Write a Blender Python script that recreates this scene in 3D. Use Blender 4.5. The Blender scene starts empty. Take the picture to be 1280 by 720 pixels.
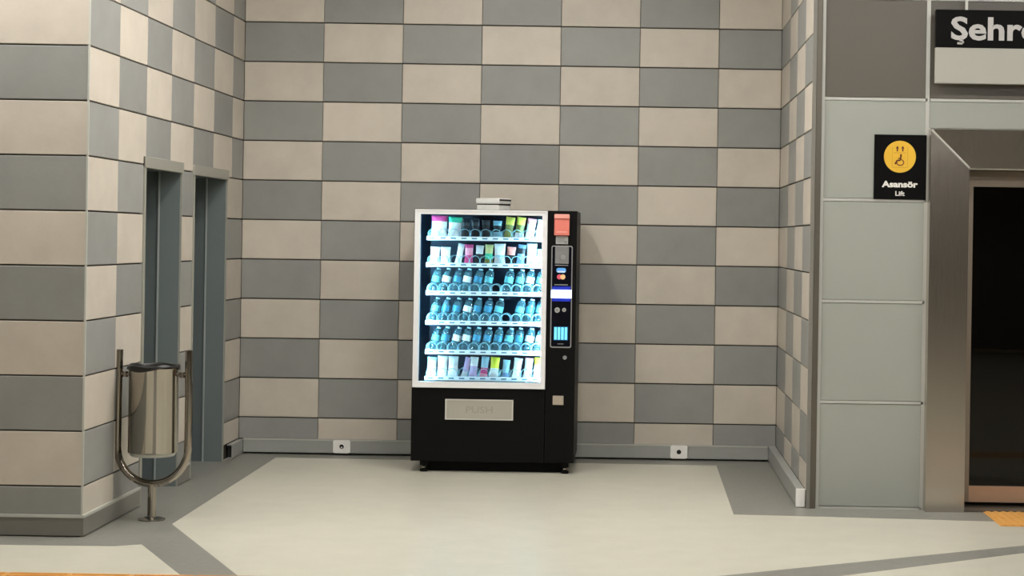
import bpy, bmesh, math, random
from mathutils import Matrix, Vector
random.seed(7)
C = bpy.context.scene.collection
SC = bpy.context.scene
PI = math.pi

# ------------------------------------------------------------------ camera
cam_d = bpy.data.cameras.new('camera')
cam = bpy.data.objects.new('camera', cam_d); C.objects.link(cam)
cam_d.sensor_fit = 'HORIZONTAL'; cam_d.sensor_width = 36.0
cam_d.lens = 2311.77 / 1280 * 36.0
cam_d.shift_x = -(792.65 - 640) / 1280
cam_d.shift_y = -(360 - 300.18) / 1280
cam_d.clip_end = 100
cam.matrix_world = (Matrix.Translation((0, 0, 1.663)) @ Matrix.Rotation(PI/2, 4, 'X')
                    @ Matrix.Rotation(0.01588, 4, 'Z'))
SC.camera = cam

# ------------------------------------------------------------------ world, exposure, lamp strengths
w = bpy.data.worlds.new('world'); SC.world = w; w.use_nodes = True
w.node_tree.nodes['Background'].inputs[0].default_value = (0.9, 0.85, 0.78, 1)
w.node_tree.nodes['Background'].inputs[1].default_value = 0.05
SC.view_settings.view_transform = 'Standard'; SC.view_settings.look = 'None'
SC.view_settings.exposure = 0.0; SC.view_settings.gamma = 1.0
SC.view_settings.use_curve_mapping = False
LAMP_COL = (1.0, 0.975, 0.935)
LAMP_E = 40.0           # ceiling luminaires
LED_COL = (0.42, 0.83, 1.0)
LED_E = 320.0            # light strips inside the vending machine

# ------------------------------------------------------------------ materials
def mat(name, col, rough=0.5, metal=0.0, noise=0.0, nscale=8.0, bump=0.0, bscale=60.0, rand=0.0,
        emit=None, estr=0.0, trans=0.0, coat=0.0, stretch=None, spec=0.5, rvar=0.0, ior=1.45):
    m = bpy.data.materials.new(name); m.use_nodes = True
    nt = m.node_tree; b = nt.nodes['Principled BSDF']
    b.inputs['Base Color'].default_value = (*col, 1)
    b.inputs['Roughness'].default_value = rough
    b.inputs['Metallic'].default_value = metal
    b.inputs['IOR'].default_value = ior
    b.inputs['Transmission Weight'].default_value = trans
    b.inputs['Coat Weight'].default_value = coat
    b.inputs['Specular IOR Level'].default_value = spec
    if emit:
        b.inputs['Emission Color'].default_value = (*emit, 1)
        b.inputs['Emission Strength'].default_value = estr
    N = nt.nodes.new; L = nt.links.new
    if noise or bump or rand or rvar:
        tc = N('ShaderNodeTexCoord'); oi = N('ShaderNodeObjectInfo')
        off = N('ShaderNodeVectorMath'); off.operation = 'MULTIPLY_ADD'
        cb = N('ShaderNodeCombineXYZ')
        for i in range(3): L(oi.outputs['Random'], cb.inputs[i])
        L(cb.outputs[0], off.inputs[0]); off.inputs[1].default_value = (37, 51, 23)
        mp = N('ShaderNodeMapping')
        if stretch: mp.inputs['Scale'].default_value = stretch
        L(tc.outputs['Object'], mp.inputs[0]); L(mp.outputs[0], off.inputs[2])
        n1 = N('ShaderNodeTexNoise'); n1.inputs['Scale'].default_value = nscale
        n1.inputs['Detail'].default_value = 5; n1.inputs['Roughness'].default_value = 0.6
        L(off.outputs[0], n1.inputs['Vector'])
        # brightness factor = 1 + noise*(n-.5)*2 + rand*(r-.5)*2
        a = N('ShaderNodeMath'); a.operation = 'MULTIPLY_ADD'
        L(n1.outputs[0], a.inputs[0]); a.inputs[1].default_value = 2*noise; a.inputs[2].default_value = 1-noise
        c = N('ShaderNodeMath'); c.operation = 'MULTIPLY_ADD'
        L(oi.outputs['Random'], c.inputs[0]); c.inputs[1].default_value = 2*rand; c.inputs[2].default_value = -rand
        d = N('ShaderNodeMath'); d.operation = 'ADD'
        L(a.outputs[0], d.inputs[0]); L(c.outputs[0], d.inputs[1])
        vm = N('ShaderNodeVectorMath'); vm.operation = 'SCALE'
        vm.inputs[0].default_value = col; L(d.outputs[0], vm.inputs['Scale'])
        L(vm.outputs[0], b.inputs['Base Color'])
        if rvar:
            q = N('ShaderNodeMath'); q.operation = 'MULTIPLY_ADD'
            L(n1.outputs[0], q.inputs[0]); q.inputs[1].default_value = 2*rvar; q.inputs[2].default_value = rough-rvar
            L(q.outputs[0], b.inputs['Roughness'])
        if bump:
            n2 = N('ShaderNodeTexNoise'); n2.inputs['Scale'].default_value = bscale; n2.inputs['Detail'].default_value = 3
            L(off.outputs[0], n2.inputs['Vector'])
            bp = N('ShaderNodeBump'); bp.inputs['Strength'].default_value = bump; bp.inputs['Distance'].default_value = 0.004
            L(n2.outputs[0], bp.inputs['Height']); L(bp.outputs[0], b.inputs['Normal'])
    return m

def glass_pane(name, tint=(1, 1, 1), refl_ior=1.45):
    m = bpy.data.materials.new(name); m.use_nodes = True
    nt = m.node_tree; nt.nodes.remove(nt.nodes['Principled BSDF'])
    N = nt.nodes.new; L = nt.links.new
    t = N('ShaderNodeBsdfTransparent'); t.inputs[0].default_value = (*tint, 1)
    g = N('ShaderNodeBsdfGlossy'); g.inputs['Roughness'].default_value = 0.03
    f = N('ShaderNodeFresnel'); f.inputs[0].default_value = refl_ior
    mx = N('ShaderNodeMixShader'); L(f.outputs[0], mx.inputs[0]); L(t.outputs[0], mx.inputs[1]); L(g.outputs[0], mx.inputs[2])
    L(mx.outputs[0], nt.nodes['Material Output'].inputs[0])
    return m

M = {}
M['beige'] = mat('beige_tile', (0.545, 0.490, 0.415), 0.42, noise=0.15, nscale=5, bump=0.10, bscale=50, rand=0.05)
M['grey'] = mat('grey_tile', (0.268, 0.268, 0.252), 0.42, noise=0.15, nscale=5, bump=0.10, bscale=50, rand=0.06)
M['grout'] = mat('dark_grout', (0.055, 0.047, 0.036), 0.9)
M['trimlight'] = mat('pale_trim', (0.5, 0.5, 0.45), 0.4)
M['floor'] = mat('beige_terrazzo', (0.60, 0.575, 0.475), 0.29, noise=0.13, nscale=5, rvar=0.02)
M['band'] = mat('grey_terrazzo', (0.235, 0.23, 0.20), 0.36, noise=0.32, nscale=26, rvar=0.02)
M['ceil'] = mat('ceiling_paint', (0.30, 0.285, 0.26), 0.8)
M['plaster'] = mat('concourse_wall', (0.13, 0.115, 0.095), 0.7, noise=0.05)
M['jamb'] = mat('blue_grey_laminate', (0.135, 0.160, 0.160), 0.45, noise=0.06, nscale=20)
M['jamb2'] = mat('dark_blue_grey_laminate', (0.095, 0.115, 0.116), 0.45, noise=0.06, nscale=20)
M['doorframe'] = mat('door_frame_metal', (0.34, 0.335, 0.29), 0.4, metal=0.3)
M['seam'] = mat('seam_metal', (0.42, 0.45, 0.44), 0.35, metal=0.4)
M['skirt'] = mat('grey_skirting', (0.20, 0.19, 0.165), 0.35, noise=0.08)
M['trunk'] = mat('grey_trunking', (0.33, 0.335, 0.31), 0.38, noise=0.06, nscale=6)
M['whiteplastic'] = mat('white_plastic', (0.88, 0.86, 0.81), 0.35)
M['blackhole'] = mat('black_recess', (0.01, 0.01, 0.01), 0.7)
M['panel'] = mat('satin_glass_panel', (0.345, 0.36, 0.32), 0.32, noise=0.03, nscale=4, rvar=0.04)
M['panelup'] = mat('dark_reflection_panel', (0.115, 0.102, 0.084), 0.28, noise=0.04, nscale=4)  # reflection of the dark ceiling put into the upper panels' colour
M['mullion'] = mat('aluminium_mullion', (0.52, 0.52, 0.48), 0.4, metal=0.25)
M['steeldark'] = mat('dark_steel_post', (0.15, 0.135, 0.11), 0.35, metal=0.6)
M['steel'] = mat('brushed_steel', (0.50, 0.45, 0.395), 0.20, metal=1.0, bump=0.05, bscale=5, noise=0.05, nscale=30, stretch=(6, 6, 0.4), rvar=0.06)
M['bronze'] = mat('bronze_steel', (0.30, 0.25, 0.20), 0.4, metal=0.8, noise=0.05, nscale=12)
M['copper'] = mat('copper_strip', (0.52, 0.36, 0.26), 0.4, metal=0.6, noise=0.06, nscale=10)
M['liftglass'] = glass_pane('lift_door_glass', (0.55, 0.52, 0.48), 1.38)
M['carwall'] = mat('lift_car_wall', (0.05, 0.05, 0.042), 0.5)
M['carfloor'] = mat('lift_car_floor', (0.30, 0.19, 0.10), 0.4)
M['chrome'] = mat('polished_steel', (0.33, 0.30, 0.26), 0.07, metal=1.0)
M['chromebody'] = mat('satin_steel', (0.34, 0.315, 0.275), 0.10, metal=1.0, noise=0.04, nscale=20, stretch=(5, 5, 0.3))
M['blackbag'] = mat('black_liner', (0.012, 0.011, 0.010), 0.35)
M['orange'] = mat('orange_tactile', (0.72, 0.37, 0.095), 0.55, noise=0.08, nscale=20)
M['signblack'] = mat('sign_black', (0.004, 0.004, 0.004), 0.5, spec=0.08)
M['signgrey'] = mat('sign_pale_grey', (0.42, 0.41, 0.36), 0.4)
M['signwhite'] = mat('sign_white', (0.80, 0.78, 0.74), 0.5)
M['letter'] = mat('sign_letter_grey', (0.52, 0.50, 0.49), 0.5)
M['yellow'] = mat('sign_yellow', (0.78, 0.46, 0.035), 0.5)
M['yellowline'] = mat('sign_ochre', (0.58, 0.33, 0.03), 0.5)
M['maroon'] = mat('sign_maroon', (0.10, 0.012, 0.004), 0.5)
M['vblack'] = mat('machine_black', (0.005, 0.005, 0.0048), 0.45, spec=0.10)
M['vpanel'] = mat('machine_panel_black', (0.004, 0.0045, 0.008), 0.25, spec=0.12)
M['valu'] = mat('machine_aluminium', (0.82, 0.82, 0.82), 0.38, metal=0.1)
M['navy'] = mat('machine_navy_lining', (0.006, 0.034, 0.080), 0.5)
M['shelf'] = mat('shelf_white', (0.78, 0.84, 0.86), 0.45)
M['tray'] = mat('tray_blue_grey', (0.05, 0.11, 0.16), 0.45)
M['tag'] = mat('price_tag_blue', (0.05, 0.16, 0.24), 0.5)
M['coil'] = mat('coil_steel', (0.26, 0.52, 0.62), 0.35, metal=0.2)
M['vglass'] = glass_pane('machine_glass', (0.97, 0.99, 1.0), 1.35)
M['led'] = mat('led_strip', (0.9, 0.9, 0.9), 0.5, emit=LED_COL, estr=LED_E)
M['red'] = mat('salmon_red_plastic', (0.72, 0.20, 0.155), 0.4)
M['redlight'] = mat('pale_salmon_plastic', (0.80, 0.34, 0.28), 0.4)
M['greyplastic'] = mat('grey_plastic', (0.20, 0.20, 0.20), 0.45)
M['midgrey'] = mat('mid_grey_plastic', (0.34, 0.34, 0.33), 0.45)
M['silver'] = mat('silver_trim', (0.30, 0.30, 0.31), 0.35, metal=0.4)
M['bluemark'] = mat('blue_mark', (0.10, 0.34, 0.75), 0.5, emit=(0.10, 0.35, 0.8), estr=0.25)
M['whitemark'] = mat('white_mark', (0.7, 0.8, 0.9), 0.5)
M['redmark'] = mat('red_mark', (0.75, 0.10, 0.16), 0.5)
M['amber'] = mat('amber_mark', (0.85, 0.55, 0.25), 0.5)
M['display'] = mat('lit_display', (0.8, 0.9, 1.0), 0.4, emit=(0.50, 0.68, 1.0), estr=6.0)
M['halo'] = mat('display_glow_halo', (0.01, 0.02, 0.25), 0.4, emit=(0.0, 0.02, 0.6), estr=0.35)  # blue glow around the display, made by faint emission
M['keylit'] = mat('lit_keypad', (0.2, 0.7, 0.8), 0.4, emit=(0.12, 0.62, 0.80), estr=0.9)
M['keydim'] = mat('keypad_backing', (0.01, 0.08, 0.2), 0.4, emit=(0.01, 0.12, 0.30), estr=0.6)
M['coinbeige'] = mat('coin_return_beige', (0.42, 0.36, 0.29), 0.4, metal=0.2)
M['flap'] = mat('flap_steel', (0.43, 0.41, 0.355), 0.38, metal=0.25, noise=0.03)
M['flaprim'] = mat('flap_rim', (0.62, 0.60, 0.55), 0.35, metal=0.25)
M['emboss'] = mat('flap_emboss', (0.35, 0.335, 0.29), 0.45, metal=0.2)
M['box'] = mat('router_white', (0.82, 0.82, 0.78), 0.45)
M['boxside'] = mat('router_grey', (0.44, 0.42, 0.38), 0.5)
M['lamp'] = mat('lamp_diffuser', (0.9, 0.9, 0.9), 0.5, emit=LAMP_COL, estr=LAMP_E)
M['lamphouse'] = mat('lamp_housing', (0.6, 0.6, 0.58), 0.5)

# ------------------------------------------------------------------ mesh helpers
def box(bm, x0, x1, y0, y1, z0, z1, bev=0.0, mi=0):
    vs = [bm.verts.new(p) for p in ((x0,y0,z0),(x1,y0,z0),(x1,y1,z0),(x0,y1,z0),(x0,y0,z1),(x1,y0,z1),(x1,y1,z1),(x0,y1,z1))]
    fs = [bm.faces.new([vs[i] for i in f]) for f in ((0,3,2,1),(4,5,6,7),(0,1,5,4),(1,2,6,5),(2,3,7,6),(3,0,4,7))]
    for f in fs: f.material_index = mi
    if bev:
        es = list({e for f in fs for e in f.edges})
        bmesh.ops.bevel(bm, geom=es, offset=bev, segments=2, profile=0.5, affect='EDGES')
    return vs

def B(*args, **k):
    bm = bmesh.new(); box(bm, *args, **k); return bm

def ring_faces(bm, rings, closed_u=True, cap0=True, cap1=True, mi=0):
    for a, b in zip(rings, rings[1:]):
        n = len(a)
        for i in range(n if closed_u else n-1):
            j = (i+1) % n
            f = bm.faces.new((a[i], a[j], b[j], b[i])); f.material_index = mi; f.smooth = True
    if cap0: bm.faces.new(list(reversed(rings[0]))).material_index = mi
    if cap1: bm.faces.new(rings[-1]).material_index = mi

def lathe(bm, prof, cx=0, cy=0, cz=0, seg=24, mi=0, cap0=True, cap1=True):
    rings = [[bm.verts.new((cx+r*math.cos(2*PI*i/seg), cy+r*math.sin(2*PI*i/seg), cz+z)) for i in range(seg)] for r, z in prof]
    ring_faces(bm, rings, True, cap0, cap1, mi)

def tube(bm, pts, r, seg=10, mi=0):
    pts = [Vector(p) for p in pts]; rings = []; prev = None
    for i, p in enumerate(pts):
        t = (pts[min(i+1, len(pts)-1)] - pts[max(i-1, 0)]).normalized()
        if prev is None:
            up = Vector((0,0,1)) if abs(t.z) < .9 else Vector((0,1,0))
            a = t.cross(up).normalized()
        else:
            a = (prev - t*prev.dot(t)).normalized()
        prev = a; b = t.cross(a)
        rr = r[i] if isinstance(r, (list, tuple)) else r
        rings.append([bm.verts.new(p + a*rr*math.cos(2*PI*k/seg) + b*rr*math.sin(2*PI*k/seg)) for k in range(seg)])
    ring_faces(bm, rings, True, True, True, mi)

def disc_y(bm, cx, y, cz, r, t, seg=28, mi=0):          # a coin facing -Y, from y-t to y
    tube(bm, [(cx, y, cz), (cx, y-t, cz)], r, seg, mi)

def prism(bm, poly, y0, y1, mi=0):                       # polygon in XZ extruded along Y
    a = [bm.verts.new((x, y0, z)) for x, z in poly]; b = [bm.verts.new((x, y1, z)) for x, z in poly]
    n = len(poly)
    fs = [bm.faces.new(a), bm.faces.new(list(reversed(b)))]
    for i in range(n): fs.append(bm.faces.new((a[(i+1) % n], a[i], b[i], b[(i+1) % n])))
    for f in fs: f.material_index = mi

def slab(bm, poly, z0, z1, mi=0):                        # polygon in XY extruded along Z
    a = [bm.verts.new((x, y, z0)) for x, y in poly]; b = [bm.verts.new((x, y, z1)) for x, y in poly]
    n = len(poly)
    fs = [bm.faces.new(list(reversed(a))), bm.faces.new(b)]
    for i in range(n): fs.append(bm.faces.new((a[i], a[(i+1) % n], b[(i+1) % n], b[i])))
    for f in fs: f.material_index = mi

def world_loc(p):
    v = Vector((0,0,0))
    while p: v = v + p.location; p = p.parent
    return v

def obj(name, bm, m, parent=None, local=False, loc=None):
    """one mesh object; coordinates are world coordinates unless local"""
    me = bpy.data.meshes.new(name)
    bmesh.ops.recalc_face_normals(bm, faces=bm.faces[:])
    if not local:
        base = world_loc(parent) if loc is None else Vector(loc)
        bmesh.ops.translate(bm, verts=bm.verts[:], vec=-base)
    bm.to_mesh(me); bm.free()
    for mm in (m if isinstance(m, (list, tuple)) else [m]): me.materials.append(M[mm])
    if any(p.use_smooth for p in me.polygons): me.set_sharp_from_angle(angle=math.radians(40))
    o = bpy.data.objects.new(name, me); C.objects.link(o)
    if parent: o.parent = parent
    if loc is not None: o.location = Vector(loc) - (world_loc(parent) if parent else Vector())
    return o

def link(name, me, parent=None, loc=(0,0,0), rz=0.0):
    o = bpy.data.objects.new(name, me); C.objects.link(o); o.parent = parent; o.location = loc; o.rotation_euler = (0,0,rz)
    return o

def tag(o, label=None, cat=None, group=None, kind=None):
    if label: o['label'] = label
    if cat: o['category'] = cat
    if group: o['group'] = group
    if kind: o['kind'] = kind
    return o

def thing(name, label, cat, loc, rz=0, group=None):
    o = bpy.data.objects.new(name, None); C.objects.link(o); o.location = loc; o.rotation_euler = (0,0,rz)
    o.empty_display_size = 0.1
    return tag(o, label, cat, group)

def struct(name, bm, m, label=None, parent=None):
    o = obj(name, bm, m, parent)
    return tag(o, label, kind='structure')

def struct_empty(name, label, loc=(0,0,0)):
    o = bpy.data.objects.new(name, None); C.objects.link(o); o.location = loc
    return tag(o, label, kind='structure')

def text_mesh(body, size, offset=0.0, extrude=0.001, align='LEFT'):
    cu = bpy.data.curves.new('lettering', 'FONT'); cu.body = body; cu.size = size; cu.offset = offset
    cu.extrude = extrude; cu.align_x = align; cu.resolution_u = 3
    t = bpy.data.objects.new('lettering', cu); C.objects.link(t)
    dg = bpy.context.evaluated_depsgraph_get(); dg.update()
    me = bpy.data.meshes.new_from_object(t.evaluated_get(dg))
    bpy.data.objects.remove(t); bpy.data.curves.remove(cu)
    me.transform(Matrix.Rotation(PI/2, 4, 'X'))          # stands upright, reads from -Y
    return me

# ------------------------------------------------------------------ floor
XL, XR, YB, YN, YP = -2.978, 1.10, 14.04, 10.057, 11.60   # left wall, right wall, back wall, near corner, lift wall
CEIL = 4.2
floor = struct('floor', B(-7, 7, -5, 14.3, -0.12, 0), 'floor', 'polished beige terrazzo floor with grey bands')
def band(poly):
    bm = bmesh.new(); slab(bm, poly, 0.0, 0.0008); obj('floor_band', bm, 'band', floor)
band([(XL, 9.78), (-2.72, 9.79), (-2.60, 9.86), (-2.17, 8.97), (-1.89, 8.97), (-2.613, 10.56), (-2.645, 13.80), (XL, 13.80), (XL, 13.49), (XL-.4, 13.49), (XL-.4, 12.485), (XL, 12.485), (XL, 12.14), (XL-.4, 12.14), (XL-.4, 11.235), (XL, 11.235)])
band([(-7, 9.75), (XL, 9.78), (XL, YN), (-7, YN)])
band([(XL, 13.80), (XR, 13.72), (XR, YB), (XL, YB)])
band([(0.633, 11.28), (XR, 11.25), (XR, 13.72), (0.637, 13.722)])
band([(XR, 11.25), (2.215, 11.16), (2.215, YP+.3), (XR, YP+.3)])
band([(0.10, 8.97), (0.60, 8.97), (1.056, 9.249), (2.14, 10.03), (5.0, 12.0), (4.7, 12.0), (2.193, 10.278), (0.453, 9.196)])
obj('floor_stain', (lambda bm: (slab(bm, [(-2.53,13.845),(-2.30,13.84),(-2.25,13.87),(-2.36,13.90),(-2.52,13.885)], 0.0008, 0.0011), bm)[1])(bmesh.new()), 'skirt', floor)

# tactile paving: one tile mesh with raised bars, shared
def tactile_mesh(nx, along_x):
    bm = bmesh.new(); box(bm, 0.002, 0.298, 0.002, 0.298, 0, 0.004)
    for i in range(6):
        c = 0.03 + i*0.048
        if along_x: box(bm, 0.012, 0.288, c-.012, c+.012, 0.004, 0.008)
        else: box(bm, c-.012, c+.012, 0.012, 0.288, 0.004, 0.008)
    me = bpy.data.meshes.new('tactile_tile'); bmesh.ops.recalc_face_normals(bm, faces=bm.faces[:]); bm.to_mesh(me); bm.free()
    me.materials.append(M['orange']); return me
tp = thing('tactile_paving', 'orange ribbed tactile paving patch on the floor at the lift door', 'paving', (2.20, 10.905, 0.0008))
tm = tactile_mesh(6, False)
for i in range(5):
    for j in range(2): link('tile', tm, tp, (i*0.30, 0.06+j*0.30, 0))
tp2 = thing('tactile_strip', 'long orange tactile guide strip along the bottom left edge of the floor', 'paving', (-4.8, 8.67, 0.0008))
tm2 = tactile_mesh(6, True)
for i in range(32): link('tile', tm2, tp2, (i*0.30, 0, 0))

# ------------------------------------------------------------------ tiled walls
tile_cache = {}
def tile_mesh(wd, ht, m):
    key = (round(wd, 3), round(ht, 3), m)
    if key in tile_cache: return tile_cache[key]
    c, t = 0.0025, 0.016
    bm = bmesh.new()
    o = [bm.verts.new(p) for p in ((0,0,0),(wd,0,0),(wd,0,ht),(0,0,ht))]
    s = [bm.verts.new(p) for p in ((0,-t+c,0),(wd,-t+c,0),(wd,-t+c,ht),(0,-t+c,ht))]
    f = [bm.verts.new(p) for p in ((c,-t,c),(wd-c,-t,c),(wd-c,-t,ht-c),(c,-t,ht-c))]
    for a, b in ((o, s), (s, f)):
        for i in range(4): bm.faces.new((a[i], a[(i+1) % 4], b[(i+1) % 4], b[i]))
    bm.faces.new(f)
    bmesh.ops.recalc_face_normals(bm, faces=bm.faces[:])
    me = bpy.data.meshes.new('tile'); bm.to_mesh(me); bm.free(); me.materials.append(M[m])
    tile_cache[key] = me
    return me

HG, VG = 0.0042, 0.0018                                     # half joints
def tile_wall(parent, origin, rz, joints, grey_if, low=None, z_first=0.11, rows=17):
    """origin: world point at u=0,z=0 on the tile back plane; u runs along local +x turned by rz"""
    d = Vector((math.cos(rz), math.sin(rz), 0))
    for r_ in range(rows):
        z0 = max(0.3*r_ - 0.025, z_first if r_ == 0 else 0) + HG
        z1 = min(0.3*r_ + 0.275, CEIL) - HG
        if z1 - z0 < 0.02: continue
        pieces = [(a, b, c_) for c_, (a, b) in enumerate(zip(joints, joints[1:]))]
        if low and z0 < low[0] - 0.03: pieces = low[1]       # rows that stop at the door openings
        for a, b, c_ in pieces:
            p, q = a+VG, b-VG
            m = 'grey' if grey_if(r_, c_) else 'beige'
            pos = Vector(origin) + d*p; pos.z = z0
            link('tile', tile_mesh(q-p, z1-z0, m), parent, pos, rz)

T = 0.016
wall_back = struct('wall_back', B(XL-.3, XR+.2, YB+T, YB+.3, 0, CEIL), 'grout', 'back wall of the niche in a grey and beige tile check')
tile_wall(wall_back, (XL, YB+T, 0), 0, [0, .6, 1.2, 1.8, 2.4, 3.0, 3.6, XR-XL], lambda r_, c_: (r_+c_) % 2 == 0)

# left wall of the niche: two door openings; u runs from near corner to back corner (normal +X)
OP = [(11.235, 12.14), (12.485, 13.49)]; OZ = 2.075
wl = bmesh.new()
ys = [YN+T+.01, OP[0][0], OP[0][1], OP[1][0], OP[1][1], YB+.3]
for a, b in ((0,1),(2,3),(4,5)): box(wl, XL-.12, XL-T, ys[a], ys[b], 0, OZ)
box(wl, XL-.12, XL-T, ys[0], ys[5], OZ, CEIL)
wall_left = struct('wall_left', wl, 'grout', 'left wall of the niche in tile check with two doorways')
lj = [0, .6, 1.2, 1.8, 2.4, 3.0, 3.6, YB-YN]
tile_wall(wall_left, (XL-T, YN, 0), PI/2, lj, lambda r_, c_: (r_+c_) % 2 == 1,
          (OZ, [(0, .6, 0), (.6, OP[0][0]-YN, 1), (OP[0][1]-YN, OP[1][0]-YN, 3), (OP[1][1]-YN, YB-YN, 6)]))

wall_front = struct('wall_front_left', B(-7, XL-T-.002, YN+T, YN+.2, 0, CEIL), 'grout', 'near left wall striped in grey and beige tiles facing the concourse')
fj = [-4.2, -3.6, -3.0, -2.4, -1.8, -1.2, -0.6, 0]
tile_wall(wall_front, (XL, YN+T, 0), 0, fj, lambda r_, c_: (r_+c_) % 2 == 0)
struct('trim_1', B(XL-.006, XL+.004, YN-.004, YN+.006, .11, CEIL), 'trimlight', 'thin pale corner strip between the near wall and the niche')

wall_right = struct('wall_right', B(XR+T, XR+.06, YP-.02, YB+.3, 0, CEIL), 'grout', 'right wall of the niche in narrow tile check')
rj = [0, YB-13.28, YB-12.68, YB-12.08, YB-(YP-.02)]
tile_wall(wall_right, (XR+T, YB, 0), -PI/2, rj, lambda r_, c_: (r_+c_) % 2 == 0)

# ------------------------------------------------------------------ doorways in the left wall
def doorway(n, y0, y1, label):
    d = struct_empty('door_%d' % n, label, (XL, (y0+y1)/2, 0))
    # far reveal, in two boards with a pale seam between
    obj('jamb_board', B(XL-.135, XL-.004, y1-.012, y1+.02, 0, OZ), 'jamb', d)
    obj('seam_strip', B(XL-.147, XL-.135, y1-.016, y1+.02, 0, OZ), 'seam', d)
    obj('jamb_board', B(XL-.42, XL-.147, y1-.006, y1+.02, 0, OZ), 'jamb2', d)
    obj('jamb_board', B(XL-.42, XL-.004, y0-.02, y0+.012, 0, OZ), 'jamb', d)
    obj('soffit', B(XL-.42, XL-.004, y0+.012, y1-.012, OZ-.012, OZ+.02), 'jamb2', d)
    leaf = obj('door_leaf', B(XL-.44, XL-.40, y0, y1, 0.008, OZ-.015), 'jamb', d)
    h = bmesh.new(); tube(h, [(XL-.40, y1-.10, 1.02), (XL-.345, y1-.10, 1.02), (XL-.345, y1-.22, 1.02)], .01)
    obj('door_handle', h, 'chrome', leaf)
    fr = bmesh.new()
    box(fr, XL-.02, XL+.010, y0-(.035 if n == 1 else .012), y0+.006, 0, OZ+.05, .003)
    obj('frame_post', fr, 'doorframe', d)
    obj('frame_post', B(XL-.02, XL+.006, y1-.006, y1+.008, 0, OZ), 'doorframe', d)
    obj('frame_head', B(XL-.02, XL+.016, y0-.035, y1+.008, OZ-.02, OZ+.05, .003), 'doorframe', d)
    return d
doorway(1, *OP[0], 'nearer doorway in the left wall, partly behind the steel bin, with blue-grey reveal')
doorway(2, *OP[1], 'farther doorway in the left wall, next to the back corner, with blue-grey reveal')

# ------------------------------------------------------------------ skirting, trunking
def skirting(name, x0, x1, y0, y1, lip, label):
    s = struct(name, B(x0, x1, y0, y1, 0.008, .106), 'skirt', label)
    obj('edge_strip', B(*lip, .106, .121), 'trimlight', s)
    return s
skirting('baseboard_front', -7, XL+.010, YN-.010, YN+T, (-7, XL+.014, YN-.014, YN+T), 'grey skirting with pale top edge under the near left wall')
skirting('baseboard_left', XL-T, XL+.010, YN+T, OP[0][0]-.036, (XL-T, XL+.014, YN+T, OP[0][0]-.036), 'grey skirting under the niche left wall before the nearer doorway')
skirting('baseboard_left', XL-T, XL+.010, OP[0][1]+.01, OP[1][0]-.036, (XL-T, XL+.014, OP[0][1]+.01, OP[1][0]-.036), 'short grey skirting between the two doorways')

tb = struct('baseboard_back', B(XL+.043, XR-.060, YB-.042, YB+T, .014, .116, .004), 'trunk', 'grey metal cable trunking along the foot of the back wall')
obj('lid_edge', B(XL+.043, XR-.060, YB-.046, YB-.042, .108, .117), 'trimlight', tb)
tr_ = bmesh.new(); box(tr_, XR-.058, XR-.002, YP+.022, YB+T, .006, .117, .004)
tr = struct('baseboard_right', tr_, 'trunk', 'grey cable trunking along the foot of the right wall')
obj('end_cap', B(XR-.060, XR-.000, YP+.008, YP+.022, .004, .119, .003), 'whiteplastic', tr)['label'] = 'white plastic end cap'
tl_ = bmesh.new()
for a in ((XL, XL+.040, 13.64, YB-.0, .100, .108), (XL+.034, XL+.040, 13.64, YB, .006, .100), (XL, XL+.034, 13.64, YB, .004, .010), (XL, XL+.034, 13.70, YB, .01, .1)):
    box(tl_, *a)
tl = struct('baseboard_left_back', tl_, 'trunk', 'short open-ended trunking at the foot of the left wall by the farther doorway')
obj('open_end', B(XL+.001, XL+.033, 13.66, 13.70, .011, .099), 'blackhole', tl)

def socket(cx, label, pin):
    s = thing('wall_socket', label, 'socket', (cx, YB-.046, .066), 0, 'white sockets on the cable trunking')
    bm = bmesh.new()
    # face plate with a round hole: ring of quads between square and circle
    n = 32; y = YB-.060; hw, hh = .064, .050
    out, inn, deep = [], [], []
    for i in range(n):
        a = 2*PI*i/n; ca, sa = math.cos(a), math.sin(a); k = 1/max(abs(ca)/hw, abs(sa)/hh)
        out.append((ca*k, sa*k)); inn.append((ca*.0175, sa*.0175))
    def ring(pts, yy): return [bm.verts.new((cx+p[0], yy, .066+p[1])) for p in pts]
    ring_faces(bm, [ring(out, YB-.042), ring(out, y), ring(inn, y), ring(inn, y+.012)], True, False, False)
    for f in bm.faces: f.smooth = False
    obj('face_plate', bm, 'whiteplastic', s)
    b2 = bmesh.new(); disc_y(b2, cx, y+.013, .066, .018, .002); obj('recess', b2, 'blackhole', s)
    if pin:
        b3 = bmesh.new(); disc_y(b3, cx, y+.011, .060, .006, .008, 10); obj('earth_pin', b3, 'whiteplastic', s)
socket(-2.187, 'white trunking socket left of the vending machine', True)
socket(0.364, 'white trunking socket right of the vending machine', False)

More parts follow.
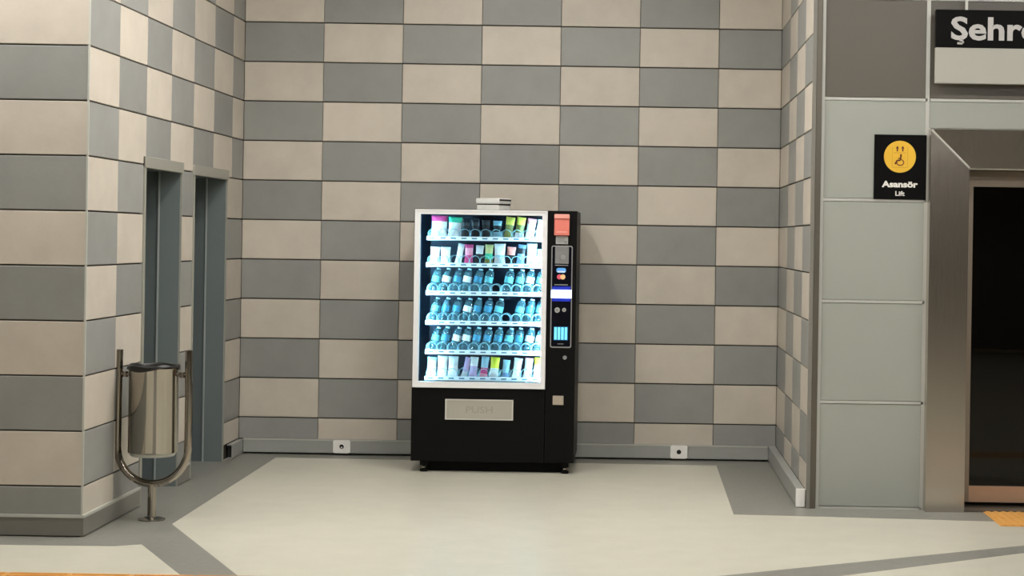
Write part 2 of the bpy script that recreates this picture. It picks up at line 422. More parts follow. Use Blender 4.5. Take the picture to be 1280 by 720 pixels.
# ------------------------------------------------------------------ lift wall
LX0, LX1, LZ = 2.08, 3.30, 2.145
lw = bmesh.new()
box(lw, 1.13, LX0-.02, YP+.012, YP+.2, 0, CEIL); box(lw, LX1+.02, 7, YP+.012, YP+.2, 0, CEIL)
box(lw, LX0-.02, LX1+.02, YP+.012, YP+.2, LZ+.02, CEIL)
wall_lift = struct('wall_lift', lw, 'mullion', 'lift wall clad in satin glass panels')
zs = [0.006, .669, 1.301, 1.938, 2.571, 3.204, 3.837, 4.47, CEIL]
def panel(x0, x1, z0, z1, m):
    obj('panel', B(x0+.012, x1-.012, YP, YP+.012, z0+.011, z1-.011, .002), m, wall_lift)
for z0, z1 in zip(zs, zs[1:]): panel(1.170, 1.826, z0, z1, 'panelup' if z0 > 2.5 else 'panel')
cols = [1.826, 3.05, 4.27, 5.5, 6.9]
for x0, x1 in zip(cols, cols[1:]):
    for z0, z1 in zip(zs, zs[1:]):
        if x0 < 3.5 and z1 < 2.4: continue
        zz = z0
        if x0 < 3.5 and z0 < 2.39: zz = 2.385
        xx0 = x0
        panel(xx0, x1, zz, z1, 'panelup' if z0 > 2.5 else 'panel')
for z in zs[1:-1]: obj('mullion', B(1.17, 1.826, YP-.004, YP+.012, z-.0085, z+.0085), 'mullion', wall_lift)
for z in zs[4:-1]: obj('mullion', B(1.843, 6.9, YP-.004, YP+.012, z-.0085, z+.0085), 'mullion', wall_lift)
for x in (1.826,): obj('mullion', B(x-.012, x+.012, YP-.004, YP+.012, 0, CEIL), 'mullion', wall_lift)
obj('mullion', B(1.17, 1.826, YP-.004, YP+.012, 0.0, .012), 'mullion', wall_lift)
post = struct('trim_2', B(1.126, 1.162, YP-.022, YP+.012, 0, CEIL, .003), 'steeldark', 'dark steel corner post between the niche and the lift wall')
struct('trim_4', B(XR+.001, 1.126, YP-.024, YP-.0195, 0, CEIL), 'skirt', 'narrow grey edge strip at the front of the niche right wall')
struct('trim_3', B(1.162, 1.182, YP-.008, YP+.012, 0, CEIL), 'mullion', 'pale aluminium strip beside the dark corner post')

lift = thing('lift', 'glass-doored lift with splayed brushed steel frame right of the niche', 'lift', ((LX0+LX1)/2, YP, 0))
FX0, FX1, FZ = 1.836, 2*((LX0+LX1)/2)-1.836, 2.383
def splay(poly_out, name, label=None):
    # poly_out: four (x,z,y) corners front, thickness to wall plane
    bm = bmesh.new(); a = [bm.verts.new((x, y, z)) for x, z, y in poly_out]; b = [bm.verts.new((x, YP+.012, z)) for x, z, y in poly_out]
    bm.faces.new(a); bm.faces.new(list(reversed(b)))
    for i in range(4): bm.faces.new((a[(i+1) % 4], a[i], b[i], b[(i+1) % 4]))
    o = obj(name, bm, 'steel', lift)
YO, YI = 11.50, 11.512
splay([(FX0, 0, YO), (LX0, 0, YI), (LX0, LZ, YI), (FX0, FZ, YO)], 'frame_jamb')
splay([(FX1, 0, YO), (FX1, FZ, YO), (LX1, LZ, YI), (LX1, 0, YI)], 'frame_jamb')
splay([(FX0, FZ, YO), (LX0, LZ, YI+.006), (LX1, LZ, YI+.006), (FX1, FZ, YO)], 'frame_header')
bd = bmesh.new(); tube(bd, [(FX0+.004, YO-.001, FZ-.004), (LX0, YI-.001, LZ)], .0065, 8); obj('mitre_bead', bd, 'mullion', lift)
bd = bmesh.new(); tube(bd, [(FX1-.004, YO-.001, FZ-.004), (LX1, YI-.001, LZ)], .0065, 8); obj('mitre_bead', bd, 'mullion', lift)
bd = bmesh.new(); tube(bd, [(LX0, YI+.02, LZ-.003), (LX1, YI+.02, LZ-.003)], .007, 8); obj('header_lip', bd, 'mullion', lift)
lin = bmesh.new()                                           # opening lining
box(lin, LX0-.02, LX0, YP-.07, 11.86, 0, LZ); box(lin, LX1, LX1+.02, YP-.07, 11.86, 0, LZ); box(lin, LX0-.02, LX1+.02, YP-.03, 11.86, LZ, LZ+.02)
obj('opening_lining', lin, 'bronze', lift)
obj('sill', B(LX0, LX1, YP-.07, 11.9, 0.0, .012), 'steeldark', lift)
mid = (LX0+LX1)/2
for x0, x1 in ((LX0+.006, mid-.003), (mid+.003, LX1-.006)):
    bm = bmesh.new(); Y0, Y1 = 11.735, 11.775
    box(bm, x0, x0+.062, Y0, Y1, .036, LZ-.008); box(bm, x1-.062, x1, Y0, Y1, .036, LZ-.008)
    box(bm, x0+.062, x1-.062, Y0, Y1, LZ-.108, LZ-.008)
    leaf = obj('door', bm, 'bronze', lift)
    obj('kick_rail', B(x0+.062, x1-.062, Y0-.002, Y1, .036, .138), 'copper', leaf)
    obj('door_pane', B(x0+.062, x1-.062, Y0+.012, Y0+.022, .138, LZ-.108), 'liftglass', leaf)
car = bmesh.new()
box(car, LX0-.1, LX1+.1, 13.2, 13.25, 0, 2.4); box(car, LX0-.15, LX0-.1, 11.85, 13.25, 0, 2.4); box(car, LX1+.1, LX1+.15, 11.85, 13.25, 0, 2.4); box(car, LX0-.1, LX1+.1, 11.85, 13.25, 2.35, 2.4)
obj('car_wall', car, 'carwall', lift)
obj('car_floor', B(LX0-.1, LX1+.1, 11.91, 13.2, -.02, .015), 'carfloor', lift)
hr = bmesh.new(); tube(hr, [(LX0, 13.14, .92), (LX1, 13.14, .92)], .02); obj('handrail', hr, 'steeldark', lift)

# ------------------------------------------------------------------ signs
def put_text(name, parent, body, size, x, y, z, m, offset=0.0, align='LEFT', width=None):
    me = text_mesh(body, size, offset, 0.0008, align); me.materials.clear(); me.materials.append(M[m])
    if width:
        xs = [v.co.x for v in me.vertices]; k = width/(max(xs)-min(xs)); me.transform(Matrix.Diagonal((k, 1, 1, 1)))
    o = bpy.data.objects.new(name, me); C.objects.link(o); o.parent = parent
    o.location = Vector((x, y, z)) - world_loc(parent); return o

ls = thing('lift_sign', 'black square lift sign with yellow disc and white lettering beside the lift', 'sign', (1.66, YP, 1.944))
obj('sign_plate', B(1.496, 1.824, YP-.012, YP-.0041, 1.944, 2.350, .001), 'signblack', ls)
bm = bmesh.new(); disc_y(bm, 1.657, YP-.0119, 2.212, .100, .002, 48); dsk = obj('yellow_disc', bm, 'yellow', ls)
yy = YP-.0139
pic = bmesh.new(); cx, cz = 1.657, 2.212
def bar(bm, x0, x1, z0, z1): box(bm, cx+x0, cx+x1, yy-.0012, yy, cz+z0, cz+z1)
for a in ((-.050,-.047,-.066,.062),(.047,.050,-.066,.062),(-.050,.050,-.069,-.066),(-.040,.040,.022,.026)): bar(pic, *a)
obj('cabin_outline', pic, 'yellowline', dsk)
pic = bmesh.new()
for s in (-.017, .017):
    bar(pic, s-.004, s+.004, .033, .053)
    prism(pic, [(cx+s-.010, cz+.052), (cx+s+.010, cz+.052), (cx+s, cz+.068)], yy-.0012, yy)
# wheelchair user: head, back, arm, thigh, shin, wheel
disc_y(pic, cx+.006, yy, cz+.010, .0062, .0012, 16)
def stroke(bm, pts, wd):
    for (xa, za), (xb, zb) in zip(pts, pts[1:]):
        dx, dz = xb-xa, zb-za; L = math.hypot(dx, dz); nx, nz = -dz/L*wd/2, dx/L*wd/2
        prism(bm, [(cx+xa+nx, cz+za+nz), (cx+xa-nx, cz+za-nz), (cx+xb-nx, cz+zb-nz), (cx+xb+nx, cz+zb+nz)], yy-.0012, yy)
stroke(pic, [(.006, .006), (.003, -.022), (-.018, -.024), (-.030, -.047)], .010)
stroke(pic, [(.004, -.008), (-.012, -.012)], .006)
arc = [(.002+.022*math.cos(a), -.036+.019*math.sin(a)) for a in [math.radians(70-t*26) for t in range(11)]]
stroke(pic, arc, .006)
obj('wheelchair_pictogram', pic, 'maroon', dsk)
put_text('lettering', ls, 'Asansör', 0.052, 1.659, YP-.0125, 2.022, 'signwhite', 0.0022, 'CENTER', .226)
put_text('lettering', ls, 'Lift', 0.040, 1.659, YP-.0125, 1.968, 'signwhite', 0.001, 'CENTER', .058)

ss = thing('station_sign', 'wide black station name sign with pale panel below, over the lift', 'sign', (2.75, 11.5, 2.669))
obj('name_board', B(1.856, 3.9, 11.50, 11.54, 2.893, 3.128, .002), 'signblack', ss)
obj('blank_board', B(1.856, 3.9, 11.497, 11.54, 2.669, 2.891, .003), 'signgrey', ss)
for x in (2.048, 3.7):
    obj('hanger', B(x-.008, x+.008, 11.515, 11.525, 3.128, CEIL), 'mullion', ss)
    obj('bracket', B(x-.01, x+.01, 11.54, YP, 2.86, 2.92), 'mullion', ss)
put_text('lettering', ss, 'Sehre', 0.196, 1.947, 11.4995, 2.945, 'letter', 0.0052, 'LEFT', .548)
ced = bmesh.new(); cd = [(2.010, 2.952), (2.007, 2.936), (2.021, 2.934), (2.027, 2.926), (2.018, 2.917), (1.990, 2.919)]
tube(ced, [(x_, 11.4985, z_) for x_, z_ in cd], .0068, 8)
obj('cedilla', ced, 'letter', ss)

# ------------------------------------------------------------------ waste bin
bx, by = -2.766, 10.70
bin_ = thing('waste_bin', 'polished steel cylinder waste bin hung in a U-shaped tube stand', 'bin', (bx, by, 0.0008))
bm = bmesh.new(); lathe(bm, [(.078, 0.0008), (.078, .008), (.060, .014), (.02, .016)], bx, by, 0, 28); obj('base_plate', bm, 'chromebody', bin_)
bm = bmesh.new(); tube(bm, [(bx, by, .014), (bx, by, .205)], .024, 16); obj('post', bm, 'chrome', bin_)
hw = .205; pts = [(bx-hw+.004, by, .985), (bx-hw, by, .70)]
for i in range(25):
    a = PI + PI*i/24; pts.append((bx+hw*math.cos(a), by, .425+.215*math.sin(a)))
pts += [(bx+hw, by, .70), (bx+hw-.004, by, .985)]
bm = bmesh.new(); tube(bm, pts, .0225, 16); obj('tube_frame', bm, 'chrome', bin_)
bm = bmesh.new()
lathe(bm, [(.128, .392), (.139, .394), (.141, .40), (.141, .870), (.144, .874), (.144, .882), (.138, .884), (.136, .88), (.136, .41), (.0, .405)], bx, by, 0, 36, 0, True, False)
cyl = obj('drum', bm, 'chromebody', bin_)
bm = bmesh.new(); lathe(bm, [(.120, .372), (.124, .374), (.134, .392), (.120, .392)], bx, by, 0, 36, cap0=False, cap1=False); obj('drum_rim_glint', bm, 'trimlight', cyl)  # pale colour stands in for the bright floor reflected in the steel
bm = bmesh.new()                                              # black liner folded over the rim, dipping at the front left
n = 36; rings = []
for r, zf in ((.132, .70), (.134, .890), (.142, .900), (.150, .893), (.152, .0)):
    ring = []
    for i in range(n):
        a = 2*PI*i/n; z = zf if zf else .878 - .012*math.sin(3*a+.6) - .016*max(0, math.cos(a-PI))
        ring.append(bm.verts.new((bx+r*math.cos(a), by+r*math.sin(a), z + (.004*math.sin(5*a) if zf > .8 else 0))))
    rings.append(ring)
ring_faces(bm, rings, True, True, False); obj('liner', bm, 'blackbag', cyl)
for s in (-1, 1):
    bm = bmesh.new(); tube(bm, [(bx+s*.138, by, .842), (bx+s*.186, by, .842)], .010, 12); lathe(bm, [(.016, -.016), (.016, .016)], bx+s*.165, by, .842, 12)
    obj('pivot', bm, 'chrome', bin_)

# ------------------------------------------------------------------ vending machine
VX0, VX1, VY0, VY1, VZ0, VZ1 = -1.557, -.405, 13.08, 13.90, .078, 1.862
DX = -.612
vm = thing('vending_machine', 'black snack and drink vending machine with lit glass front against the tiled back wall', 'vending machine', ((VX0+VX1)/2, (VY0+VY1)/2, 0))
obj('side_panel', B(VX0, VX0+.025, VY0+.012, VY1, VZ0, VZ1), 'vblack', vm)
obj('back_panel', B(VX0+.025, DX, VY1-.02, VY1, VZ0, VZ1), 'vblack', vm)
obj('top_panel', B(VX0+.025, DX, VY0+.02, VY1-.02, VZ1-.014, VZ1), 'vblack', vm)
obj('lower_body', B(VX0+.025, DX-.004, VY0+.008, VY1-.02, VZ0, .592, .003), 'vblack', vm)
obj('lower_door', B(VX0, DX-.003, VY0, VY0+.012, VZ0, .594, .002), 'vblack', vm)
obj('control_column', B(DX, VX1, VY0, VY1, VZ0, VZ1, .004), 'vblack', vm)
obj('plinth', B(VX0+.10, VX1-.08, VY0+.10, VY1-.05, .0, VZ0), 'vblack', vm)
for fx in (VX0+.090, VX1-.062):
    for fy in (VY0+.045, VY1-.06):
        bm = bmesh.new(); box(bm, fx-.026, fx+.026, fy-.026, fy+.026, .045, VZ0); lathe(bm, [(.028, 0), (.028, .018), (.012, .022), (.012, .045)], fx, fy, 0, 14)
        ft = obj('foot', bm, 'vblack', vm)
        bm = bmesh.new(); lathe(bm, [(.015, .030), (.015, .040)], fx, fy-.020, 0, 12); obj('adjuster_nut', bm, 'chrome', ft)
# glazed door
x0, x1, z0, z1 = -1.551, DX-.002, .600, 1.859; gx0, gx1, gz0, gz1 = -1.512, -.651, .641, 1.825
fr = bmesh.new(); ya, yb_ = VY0-.012, VY0+.03
for a in ((x0, gx0, z0, z1), (gx1, x1, z0, z1), (gx0, gx1, z0, gz0), (gx0, gx1, gz1, z1)): box(fr, a[0], a[1], ya, yb_, a[2], a[3])
door = obj('door_frame', fr, 'valu', vm)
lip = bmesh.new()
for a in ((x0, x0+.010, z0, z1), (x1-.010, x1, z0, z1), (x0+.01, x1-.01, z0, z0+.010), (x0+.01, x1-.01, z1-.010, z1)): box(lip, a[0], a[1], ya-.006, ya, a[2], a[3])
obj('frame_lip', lip, 'valu', door)
obj('window_pane', B(gx0, gx1, VY0+.004, VY0+.010, gz0, gz1), 'vglass', door)
# lining
li = bmesh.new(); IX0, IX1, IY0, IY1 = VX0+.027, DX-.002, VY0+.03, VY1-.03
box(li, IX0, IX1, IY1, IY1+.008, .595, VZ1-.016); box(li, IX0, IX0+.006, IY0, IY1, .595, VZ1-.016); box(li, IX1-.006, IX1, IY0, IY1, .595, VZ1-.016)
box(li, IX0+.006, IX1-.006, IY0, IY1, .593, .601); box(li, IX0+.006, IX1-.006, IY0, IY1, VZ1-.022, VZ1-.016)
obj('inner_lining', li, 'navy', vm)
for k, lx in enumerate((-1.5235, -.626)):
    bm = bmesh.new(); box(bm, lx-.005, lx+.005, VY0+.032, VY0+.044, .66, 1.80)
    obj('light_strip', bm, 'led', vm)
# shelves
RAIL = [(1.641, 1.669), (1.452, 1.481), (1.250, 1.281), (1.039, 1.070), (.830, .862), (.644, .673)]
SY = 13.165; PITCH = .0747; COLX = [-1.436 + PITCH*i for i in range(11)]
def coil_mesh(r, R=.0345, p=.085, turns=3):
    bm = bmesh.new(); n = 14
    tube(bm, [(-R*math.sin(2*PI*i/n), p*i/n, R-R*math.cos(2*PI*i/n)) for i in range(n*turns+1)], r, 5)
    me = bpy.data.meshes.new('coil'); bmesh.ops.recalc_face_normals(bm, faces=bm.faces[:]); bm.to_mesh(me); bm.free(); me.materials.append(M['coil'])
    return me
CM = coil_mesh(.0034); CMT = coil_mesh(.0022)
tgm = bpy.data.meshes.new('price_tag'); bm = bmesh.new(); box(bm, -.019, .019, -.0015, 0, -.0045, .0045); bm.to_mesh(tgm); bm.free(); tgm.materials.append(M['tag'])
wide = {0: (0, 1)}
for s, (ra, rb) in enumerate(RAIL):
    bm = bmesh.new(); box(bm, -1.476, -.640, SY, SY+.005, ra, rb); 
    sh = obj('shelf', bm, 'shelf', vm)
    base = world_loc(vm)
    obj('tray', B(-1.476, -.640, SY+.005, 13.72, ra+.002, ra+.008), 'tray', sh)
    for c, x in enumerate(COLX):
        link('price_tag', tgm, sh, Vector((x, SY, (ra+rb)/2+.001)) - base)
        link('coil', CM if s in (2, 3, 4) else CMT, sh, Vector((x, SY+.012, ra+.0125)) - base)

# control column
PY = VY0
def plate(name, x0, x1, z0, z1, m, t=.006, parent=None, bev=.0, y=None):
    y = PY if y is None else y
    return obj(name, B(x0, x1, y-t, y, z0, z1, bev), m, parent or vm)
cr = plate('card_reader', -.565, -.458, 1.687, 1.836, 'red', .03, bev=.006)
plate('reader_hood', -.565, -.458, 1.806, 1.838, 'redlight', .012, cr, .004, PY-.03)
plate('reader_bar', -.548, -.476, 1.706, 1.718, 'redlight', .003, cr, .001, PY-.03)
plate('reader_recess', -.545, -.479, 1.725, 1.795, 'red', .002, cr, .0, PY-.03)
dp = plate('reader_label', -.553, -.467, 1.627, 1.684, 'midgrey', .008)
for zz in (1.668, 1.656, 1.644): plate('print_line', -.543, -.490, zz-.003, zz+.002, 'greyplastic', .001, dp, 0, PY-.008)
plate('stamp', -.490, -.476, 1.634, 1.650, 'greyplastic', .001, dp, 0, PY-.008)
fb = bmesh.new()
def rrect(x0, x1, z0, z1, r, n=5):
    pts = []
    for cx_, cz_, a0 in ((x1-r, z1-r, 0), (x0+r, z1-r, 90), (x0+r, z0+r, 180), (x1-r, z0+r, 270)):
        for i in range(n+1):
            a = math.radians(a0+90*i/n); pts.append((cx_+r*math.cos(a), cz_+r*math.sin(a)))
    return pts
o_ = rrect(-.583, -.433, .893, 1.616, .014); i_ = rrect(-.576, -.440, .902, 1.608, .009)
A = [fb.verts.new((x, PY-.006, z)) for x, z in o_]; Bv = [fb.verts.new((x, PY-.006, z)) for x, z in i_]; A2 = [fb.verts.new((x, PY, z)) for x, z in o_]; B2 = [fb.verts.new((x, PY, z)) for x, z in i_]
n = len(A)
for i in range(n):
    j = (i+1) % n
    for q in ((A[i], A[j], Bv[j], Bv[i]), (A2[i], A[i], A[j], A2[j])[::-1], (Bv[i], Bv[j], B2[j], B2[i])): fb.faces.new(q)
pf = obj('panel_frame', fb, 'silver', vm)
plate('panel_face', -.576, -.440, .902, 1.608, 'vpanel', .002)
bp_ = plate('note_slot_panel', -.557, -.460, 1.488, 1.610, 'greyplastic', .006, bev=.002)
bm = bmesh.new(); disc_y(bm, -.500, PY-.006, 1.535, .018, .001, 20); obj('print_mark', bm, 'silver', bp_)
plate('divider', -.556, -.463, 1.474, 1.480, 'silver', .003)
plate('divider', -.558, -.463, 1.336, 1.342, 'silver', .003)
cb = bmesh.new(); prism(cb, rrect(-.546, -.479, 1.424, 1.458, .014), PY-.0035, PY-.002); lg = obj('card_logo', cb, 'bluemark', vm)
cb = bmesh.new(); prism(cb, rrect(-.540, -.485, 1.427, 1.437, .004), PY-.0042, PY-.0035); obj('logo_band', cb, 'whitemark', lg)
cb = bmesh.new(); disc_y(cb, -.524, PY-.002, 1.395, .018, .0015, 24); obj('logo_disc', cb, 'redmark', vm)
cb = bmesh.new(); disc_y(cb, -.500, PY-.002, 1.395, .018, .0025, 24); obj('logo_disc', cb, 'amber', vm)
plate('display_glow', -.572, -.444, 1.222, 1.328, 'halo', .004)  # plate added for the glow around the lit display
plate('display', -.580, -.437, 1.245, 1.303, 'display', .010, bev=.003)
for kx, kz, kr in ((-.536, 1.160, .019), (-.487, 1.162, .014)):
    bm = bmesh.new(); disc_y(bm, kx, PY-.002, kz, kr, .010, 24); kb = obj('coin_button', bm, 'midgrey', vm)
    bm = bmesh.new(); disc_y(bm, kx, PY-.012, kz, kr*.45, .001, 16); obj('button_mark', bm, 'greyplastic', kb)
kp = plate('keypad', -.558, -.458, .947, 1.043, 'keydim', .005)
for i in range(4): plate('key_bar', -.554+.0245*i, -.537+.0245*i, .952, 1.038, 'keylit', .002, kp, 0, PY-.005)
plate('maker_plate', -.530, -.488, .918, .924, 'greyplastic', .003)
bm = bmesh.new(); disc_y(bm, -.477, PY, .825, .014, .012, 20); lk = obj('lock', bm, 'silver', vm)
cn = plate('coin_return', -.558, -.481, .490, .554, 'coinbeige', .010, bev=.003)
plate('return_flap', -.548, -.491, .498, .540, 'coinbeige', .003, cn, 0, PY-.010)
# delivery flap
fl = plate('delivery_flap', -1.313, -.840, .379, .515, 'flap', .006)
rim = bmesh.new()
for a in ((-1.317, -.836, .511, .519), (-1.317, -.836, .375, .382), (-1.317, -1.308, .382, .511), (-.845, -.836, .382, .511)): box(rim, a[0], a[1], PY-.010, PY-.0, a[2], a[3])
obj('flap_rim', rim, 'flaprim', fl)
put_text('lettering', fl, 'PUSH', .066, -1.075, PY-.0064, .424, 'emboss', 0.001, 'CENTER', .19)

# ------------------------------------------------------------------ goods in the machine
def cmat(name, col, rough=.4, **k):
    if name not in M: M[name] = mat(name, col, rough, **k)
    return name
PAL = {'white': (.80,.80,.78), 'offwhite': (.66,.68,.68), 'magenta': (.62,.06,.20), 'pink': (.78,.30,.40), 'green': (.05,.52,.30), 'dark': (.012,.014,.018), 'charcoal': (.05,.052,.055), 'paleblue': (.30,.52,.62), 'yellow': (.75,.62,.10), 'olive': (.22,.22,.06), 'lilac': (.55,.40,.62), 'salmon': (.78,.30,.26), 'khaki': (.50,.48,.20), 'steelblue': (.18,.30,.50), 'brightyellow': (.82,.78,.05), 'brown': (.20,.08,.03)}
for k_, v_ in PAL.items(): cmat('pack_'+k_, v_, .35, noise=.12, nscale=30)

def bag_mesh(wd, ht, dp, cols, splits, crimp=.012):
    """pillow pack: flat crimped ends, bulging middle; cols change at the given height fractions"""
    nx, nz = 7, 11; bm = bmesh.new(); grid = {}
    for side in (-1, 1):
        for j in range(nz+1):
            v = j/nz; z = ht*v
            bul = math.sin(PI*min(1, max(0, (z-crimp)/(ht-2*crimp))))**.55 if crimp < z < ht-crimp else 0
            for i in range(nx+1):
                u = i/nx*2-1
                hw_ = wd/2*(1-.10*bul)
                y = side*(.0012 + dp/2*bul*(1-abs(u)**2.4)) + (.0025*math.sin(9*u+4*v*side) if 0 < bul else 0)
                grid[side, i, j] = bm.verts.new((u*hw_, y, z))
    def mi(j):
        v = (j+.5)/nz; k = 0
        for s_ in splits:
            if v > s_: k += 1
        return k
    for j in range(nz):
        for i in range(nx):
            f = bm.faces.new([grid[-1, i, j], grid[-1, i+1, j], grid[-1, i+1, j+1], grid[-1, i, j+1]]); f.material_index = mi(j); f.smooth = True
            f = bm.faces.new([grid[1, i, j], grid[1, i, j+1], grid[1, i+1, j+1], grid[1, i+1, j]]); f.material_index = mi(j); f.smooth = True
        for i, s_ in ((0, 1), (nx, -1)):
            q = [grid[-1, i, j], grid[-1, i, j+1], grid[1, i, j+1], grid[1, i, j]]
            f = bm.faces.new(q if s_ > 0 else q[::-1]); f.material_index = mi(j)
    for j, rev in ((0, False), (nz, True)):
        for i in range(nx):
            q = [grid[-1, i, j], grid[1, i, j], grid[1, i+1, j], grid[-1, i+1, j]]
            bm.faces.new(q if not rev else q[::-1]).material_index = mi(min(j, nz-1))
    bmesh.ops.recalc_face_normals(bm, faces=bm.faces[:])
    me = bpy.data.meshes.new('pack'); bm.to_mesh(me); bm.free()
    for c in cols: me.materials.append(M['pack_'+c])
    return me

GY = SY + .012 + .085       # middle of the first gap between coil loops
def pack(s, x, wd, ht, dp, cols, splits, label, name='snack_bag', cat='snack', tilt=0.0, lean=.10, group=None, y=GY, patch=None):
    me = bag_mesh(wd, ht, dp, cols, splits)
    o = bpy.data.objects.new(name, me); C.objects.link(o)
    o.location = (x, y, RAIL[s][0]+.0185)
    o.rotation_euler = (-lean, tilt, 0)
    tag(o, label, cat, group)
    if patch:
        pcol, pw, pz, ph = patch
        bm = bmesh.new()
        for k_ in range(6):
            pass
        bulge = dp/2*.86
        tube(bm, [(0, -bulge-.001, pz), (0, -bulge-.004, pz)], pw/2, 16)
        for v in bm.verts: v.co.z = pz + (v.co.z-pz)*ph/pw
        p = obj('print_panel', bm, 'pack_'+pcol, None, local=True); p.parent = o
    return o
g1, g2, g6 = 'snacks on the top shelf', 'snacks on the second shelf', 'snacks on the bottom shelf'
P1 = [(-1.400, .118, .158, .040, ['white','magenta'], [.74], 'big white and magenta crisp bag at the left end of the top shelf', .02),
      (-1.290, .098, .150, .036, ['white','green'], [.70], 'white bag with green top beside the magenta crisp bag on the top shelf', .05),
      (-1.214, .060, .135, .026, ['dark','charcoal','dark'], [.62, .78], 'black pouch with painted grey highlight beside the green-topped bag on the top shelf', .05),  # charcoal bands on the dark pouches are highlights put into the colour
      (-1.140, .060, .138, .026, ['dark','charcoal','dark'], [.66, .84], 'black pouch in the middle of the dark packs on the top shelf', .0),
      (-1.065, .058, .132, .026, ['dark','charcoal'], [.72], 'black and charcoal pouch left of the pale blue pack on the top shelf', .0),
      (-.985, .062, .126, .030, ['paleblue','dark','paleblue'], [.40, .72], 'pale blue and black pack in the middle of the top shelf', .03),
      (-.905, .066, .156, .032, ['olive','yellow'], [.66], 'olive bag with yellow top, left one of the pair on the top shelf', .12),
      (-.828, .066, .156, .032, ['offwhite','olive','yellow'], [.30, .66], 'olive bag with yellow top, right one of the pair on the top shelf', .12),
      (-.752, .066, .148, .032, ['white','white','pink'], [.4, .70], 'white bag with pink top on the top shelf', .14),
      (-.684, .060, .140, .032, ['white','offwhite'], [.7], 'plain white bag at the right end of the top shelf', .16)]
P2 = [(-1.428, .070, .122, .034, ['white','offwhite'], [.86], 'white bag at the left end of the second shelf', .03),
      (-1.350, .072, .122, .034, ['white','offwhite'], [.84], 'second white bag from the left on the second shelf', .0),
      (-1.262, .048, .150, .018, ['white','offwhite'], [.8], 'tall white bar leaning right on the second shelf', .18),
      (-1.185, .062, .144, .028, ['magenta','pink','magenta'], [.45, .86], 'magenta pack with pale pink face on the second shelf', .02),
      (-1.112, .058, .138, .026, ['dark','offwhite'], [.56], 'black pack with a white top on the second shelf', .06),
      (-1.042, .060, .146, .026, ['olive','green','khaki'], [.3, .55], 'khaki and dark green pack on the second shelf', .03),
      (-.962, .082, .152, .034, ['offwhite','paleblue','white'], [.36, .46], 'large white packet in the middle of the second shelf', .0),
      (-.885, .062, .130, .026, ['dark','salmon'], [.52], 'black pack with salmon top on the second shelf', .06),
      (-.815, .060, .148, .026, ['steelblue','dark','steelblue'], [.5, .8], 'blue and black pack on the second shelf right of the salmon one', .10),
      (-.735, .074, .156, .034, ['pink','white'], [.13], 'tall white pack with pink foot on the second shelf', .02),
      (-.672, .056, .118, .030, ['white','paleblue'], [.9], 'white bag at the right end of the second shelf', .05)]
P6 = [(-1.440, .070, .140, .034, ['white','offwhite','paleblue'], [.5, .78], 'white bag with pale blue top at the left end of the bottom shelf', .05),
      (-1.362, .074, .150, .036, ['white'], [], 'second white bag from the left on the bottom shelf', .03),
      (-1.285, .074, .148, .036, ['white','offwhite'], [.5], 'third white bag from the left on the bottom shelf', .02),
      (-1.205, .044, .146, .018, ['offwhite','lilac'], [.30], 'lilac bar leaning right on the bottom shelf', .22),
      (-1.142, .060, .146, .028, ['lilac','white'], [.50], 'white-topped lilac pack on the bottom shelf', .08),
      (-1.066, .056, .150, .026, ['pink','magenta','paleblue'], [.22, .46], 'pale blue and pink pack on the bottom shelf', .10),
      (-.992, .066, .146, .030, ['white','brightyellow'], [.46], 'white bag with round bright yellow top on the bottom shelf', .08),
      (-.912, .052, .128, .024, ['steelblue','paleblue'], [.3], 'small pale blue pack on the bottom shelf', .10),
      (-.832, .060, .142, .028, ['white','white','offwhite'], [.3, .8], 'white pack third from the right on the bottom shelf', .12),
      (-.752, .060, .144, .028, ['white','offwhite','pink'], [.4, .88], 'white pack with pink tip on the bottom shelf', .10),
      (-.678, .064, .148, .030, ['white','brightyellow'], [.62], 'white bag with yellow top at the right end of the bottom shelf', .06)]
for s, lst, g in ((0, P1, g1), (1, P2, g2), (5, P6, g6)):
    for x, wd, ht, dp, cols_, sp, lab, tl_a in lst:
        nm = 'snack_bar' if ' bar ' in lab else ('snack_pouch' if 'pouch' in lab else ('snack_packet' if 'pack' in lab else 'snack_bag'))
        pack(s, x, wd, ht, dp, cols_, sp, lab, nm, 'snack', tl_a, .08, g)

# drink bottles: one of each kind, then copies
M['pet'] = mat('clear_bottle', (.42, .84, .95), .06, trans=.85, ior=1.33)
M['cap'] = mat('bottle_cap', (.45, .72, .82), .4)
M['lab_blue'] = mat('bottle_label_blue', (.03, .22, .36), .4, noise=.5, nscale=45)
M['lab_teal'] = mat('bottle_label_teal', (.10, .42, .48), .4, noise=.5, nscale=45)
M['lab_white'] = mat('bottle_label_white', (.72, .84, .86), .4, noise=.2, nscale=45)
def bottle(label_mat):
    bm = bmesh.new(); lathe(bm, [(.022, 0), (.030, .004), (.0315, .012), (.0300, .03), (.0315, .045), (.0315, .128), (.030, .142), (.025, .154), (.017, .161), (.0135, .165)], seg=14)
    o = obj('drink_bottle', bm, 'pet', None, local=True)
    bm = bmesh.new(); lathe(bm, [(.0150, .1645), (.0150, .174), (.013, .176)], seg=12); c = obj('cap', bm, 'cap', None, local=True); c.parent = o
    bm = bmesh.new(); lathe(bm, [(.0320, .075), (.0320, .118)], seg=14, cap0=False, cap1=False); l = obj('wrapper', bm, label_mat, None, local=True); l.parent = o
    return o
protos = [bottle(k) for k in ('lab_blue', 'lab_teal', 'lab_white')]
used = [False]*3
def copy_tree(o):
    c = o.copy(); C.objects.link(c)
    for ch in o.children:
        d = ch.copy(); C.objects.link(d); d.parent = c
    return c
ORD = ['leftmost', 'second', 'third', 'fourth', 'fifth', 'sixth', 'seventh', 'eighth', 'ninth', 'tenth', 'rightmost']
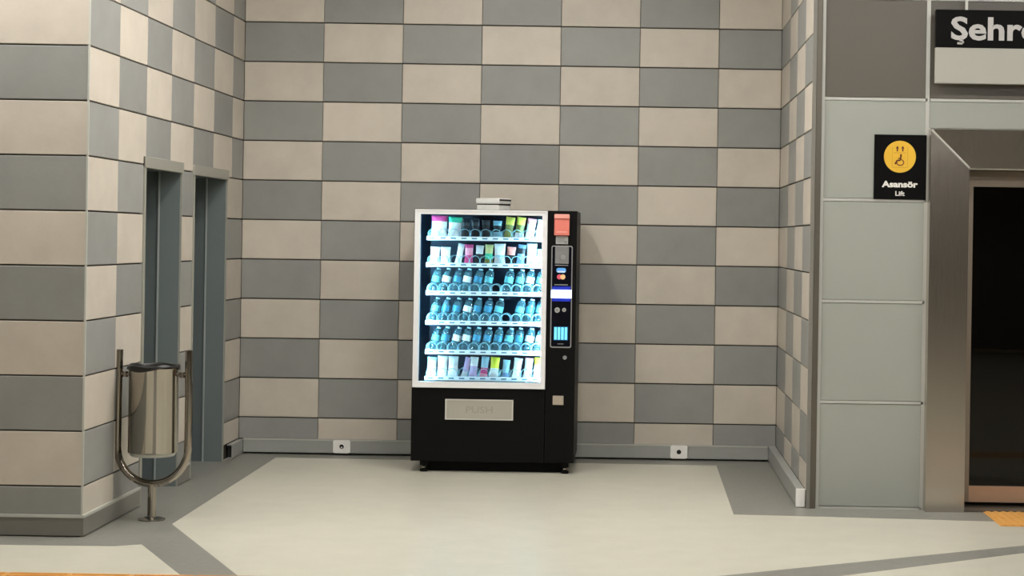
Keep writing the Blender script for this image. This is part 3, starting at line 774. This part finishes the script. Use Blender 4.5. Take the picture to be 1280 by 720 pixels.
def label_bottle(i, n, kind, shelf, gap):
    look = {0: 'dark blue', 1: 'teal', 2: 'white'}[kind]
    if i == 0: pos = 'leftmost on the %s shelf' % shelf
    elif i == n-1: pos = 'rightmost on the %s shelf' % shelf
    else: pos = '%s from the left on the %s shelf' % (ORD[i], shelf)
    return 'clear drink bottle with %s wrapper, %s' % (look, pos)
kinds = {2: [1,2,0,2,0,1,None,1,1,2,1], 3: [1,0,0,2,0,0,1,None,1,0,1], 4: [1,0,2,2,0,0,0,1,0,2,2]}
for s, nm in ((2, 'third'), (3, 'fourth'), (4, 'fifth')):
    row = [(x, k) for x, k in zip(COLX, kinds[s]) if k is not None]
    for i, (x, k) in enumerate(row):
        if not used[k]: o = protos[k]; used[k] = True
        else: o = copy_tree(protos[k])
        o.location = (x+.002, GY, RAIL[s][0]+.0185)
        o.rotation_euler = (-.07, random.uniform(.19, .27), 0)
        o.rotation_mode = 'XYZ'
        tag(o, label_bottle(i, len(row), k, nm, None), 'bottle', 'drink bottles on the %s shelf' % nm)

# ------------------------------------------------------------------ white box on top of the machine
rb = thing('router_box', 'small white plastic box with dark vent slots on top of the vending machine', 'box', (-1.03, 13.42, VZ1), math.radians(0))
ang = math.radians(-32)
def rotbm(bm): bmesh.ops.rotate(bm, verts=bm.verts[:], cent=(0,0,0), matrix=Matrix.Rotation(ang, 3, 'Z')); return bm
def rpart(name, bm, m, parent): return obj(name, rotbm(bm), m, parent, local=True)
rpart('lower_case', B(-.095, .10, -.065, .08, 0, .040, .004), 'box', rb)
rpart('seam', B(-.093, .1025, -.063, .078, .038, .046), 'blackhole', rb)  # black strip painted in as the shadow line under the lid
lid = rpart('lid', B(-.101, .106, -.071, .086, .046, .088, .006), 'box', rb)
rpart('vent_slot', B(.098, .1075, -.062, .078, .068, .081), 'blackhole', lid)

# ------------------------------------------------------------------ rest of the concourse: ceiling, far walls, ceiling lights
struct('ceiling', B(-7, 7, -5, 14.3, CEIL, CEIL+.1), 'ceil', 'plain concourse ceiling')
struct('wall_rear', B(-7, 7, -5.1, -5, 0, CEIL), 'plaster', 'rear concourse wall')
struct('wall_side_left', B(-7.1, -7, -5, YN+.2, 0, CEIL), 'plaster', 'left concourse wall')
struct('wall_side_right', B(7, 7.1, -5, YP+.2, 0, CEIL), 'plaster', 'right concourse wall')
def ceiling_light(x, y, lab, along_y=False):
    t = thing('ceiling_light', lab, 'lamp', (x, y, CEIL-.08), 0, 'ceiling lights of the concourse')
    a, b = (.11, 1.1) if along_y else (.75, .11)
    bm = bmesh.new(); box(bm, x-a, x+a, y-b, y+b, CEIL-.05, CEIL); obj('housing', bm, 'lamphouse', t)
    bm = bmesh.new(); box(bm, x-a+.02, x+a-.02, y-b+.02, y+b-.02, CEIL-.08, CEIL-.05); obj('diffuser', bm, 'lamp', t)
LROW = ('row nearest the rear wall', 'middle row of the concourse', 'row nearest the niche')
LCOL = {-5: 'far left', -3.4: 'left', -1.8: 'half left', -1: 'left of centre', 0: 'central one', 1: 'right of centre', 2.2: 'half right', 3: 'right', 4: 'right', 5: 'far right'}
for j, (y, xs) in enumerate(((-1.0, (-1, 1, 3, 5)), (4.5, (-1, 1, 3, 5)), (9.25, (-5, -3.4, -1.8, 0, 2.2, 4)))):
    for x in xs:
        ceiling_light(x, y, 'linear ceiling light, %s in the %s' % (LCOL[x], LROW[j]))
for x, lab in ((-1.5, 'left'), (-.4, 'right')):
    ceiling_light(x, 11.0, 'long ceiling light inside the niche, %s of the two' % lab, True)
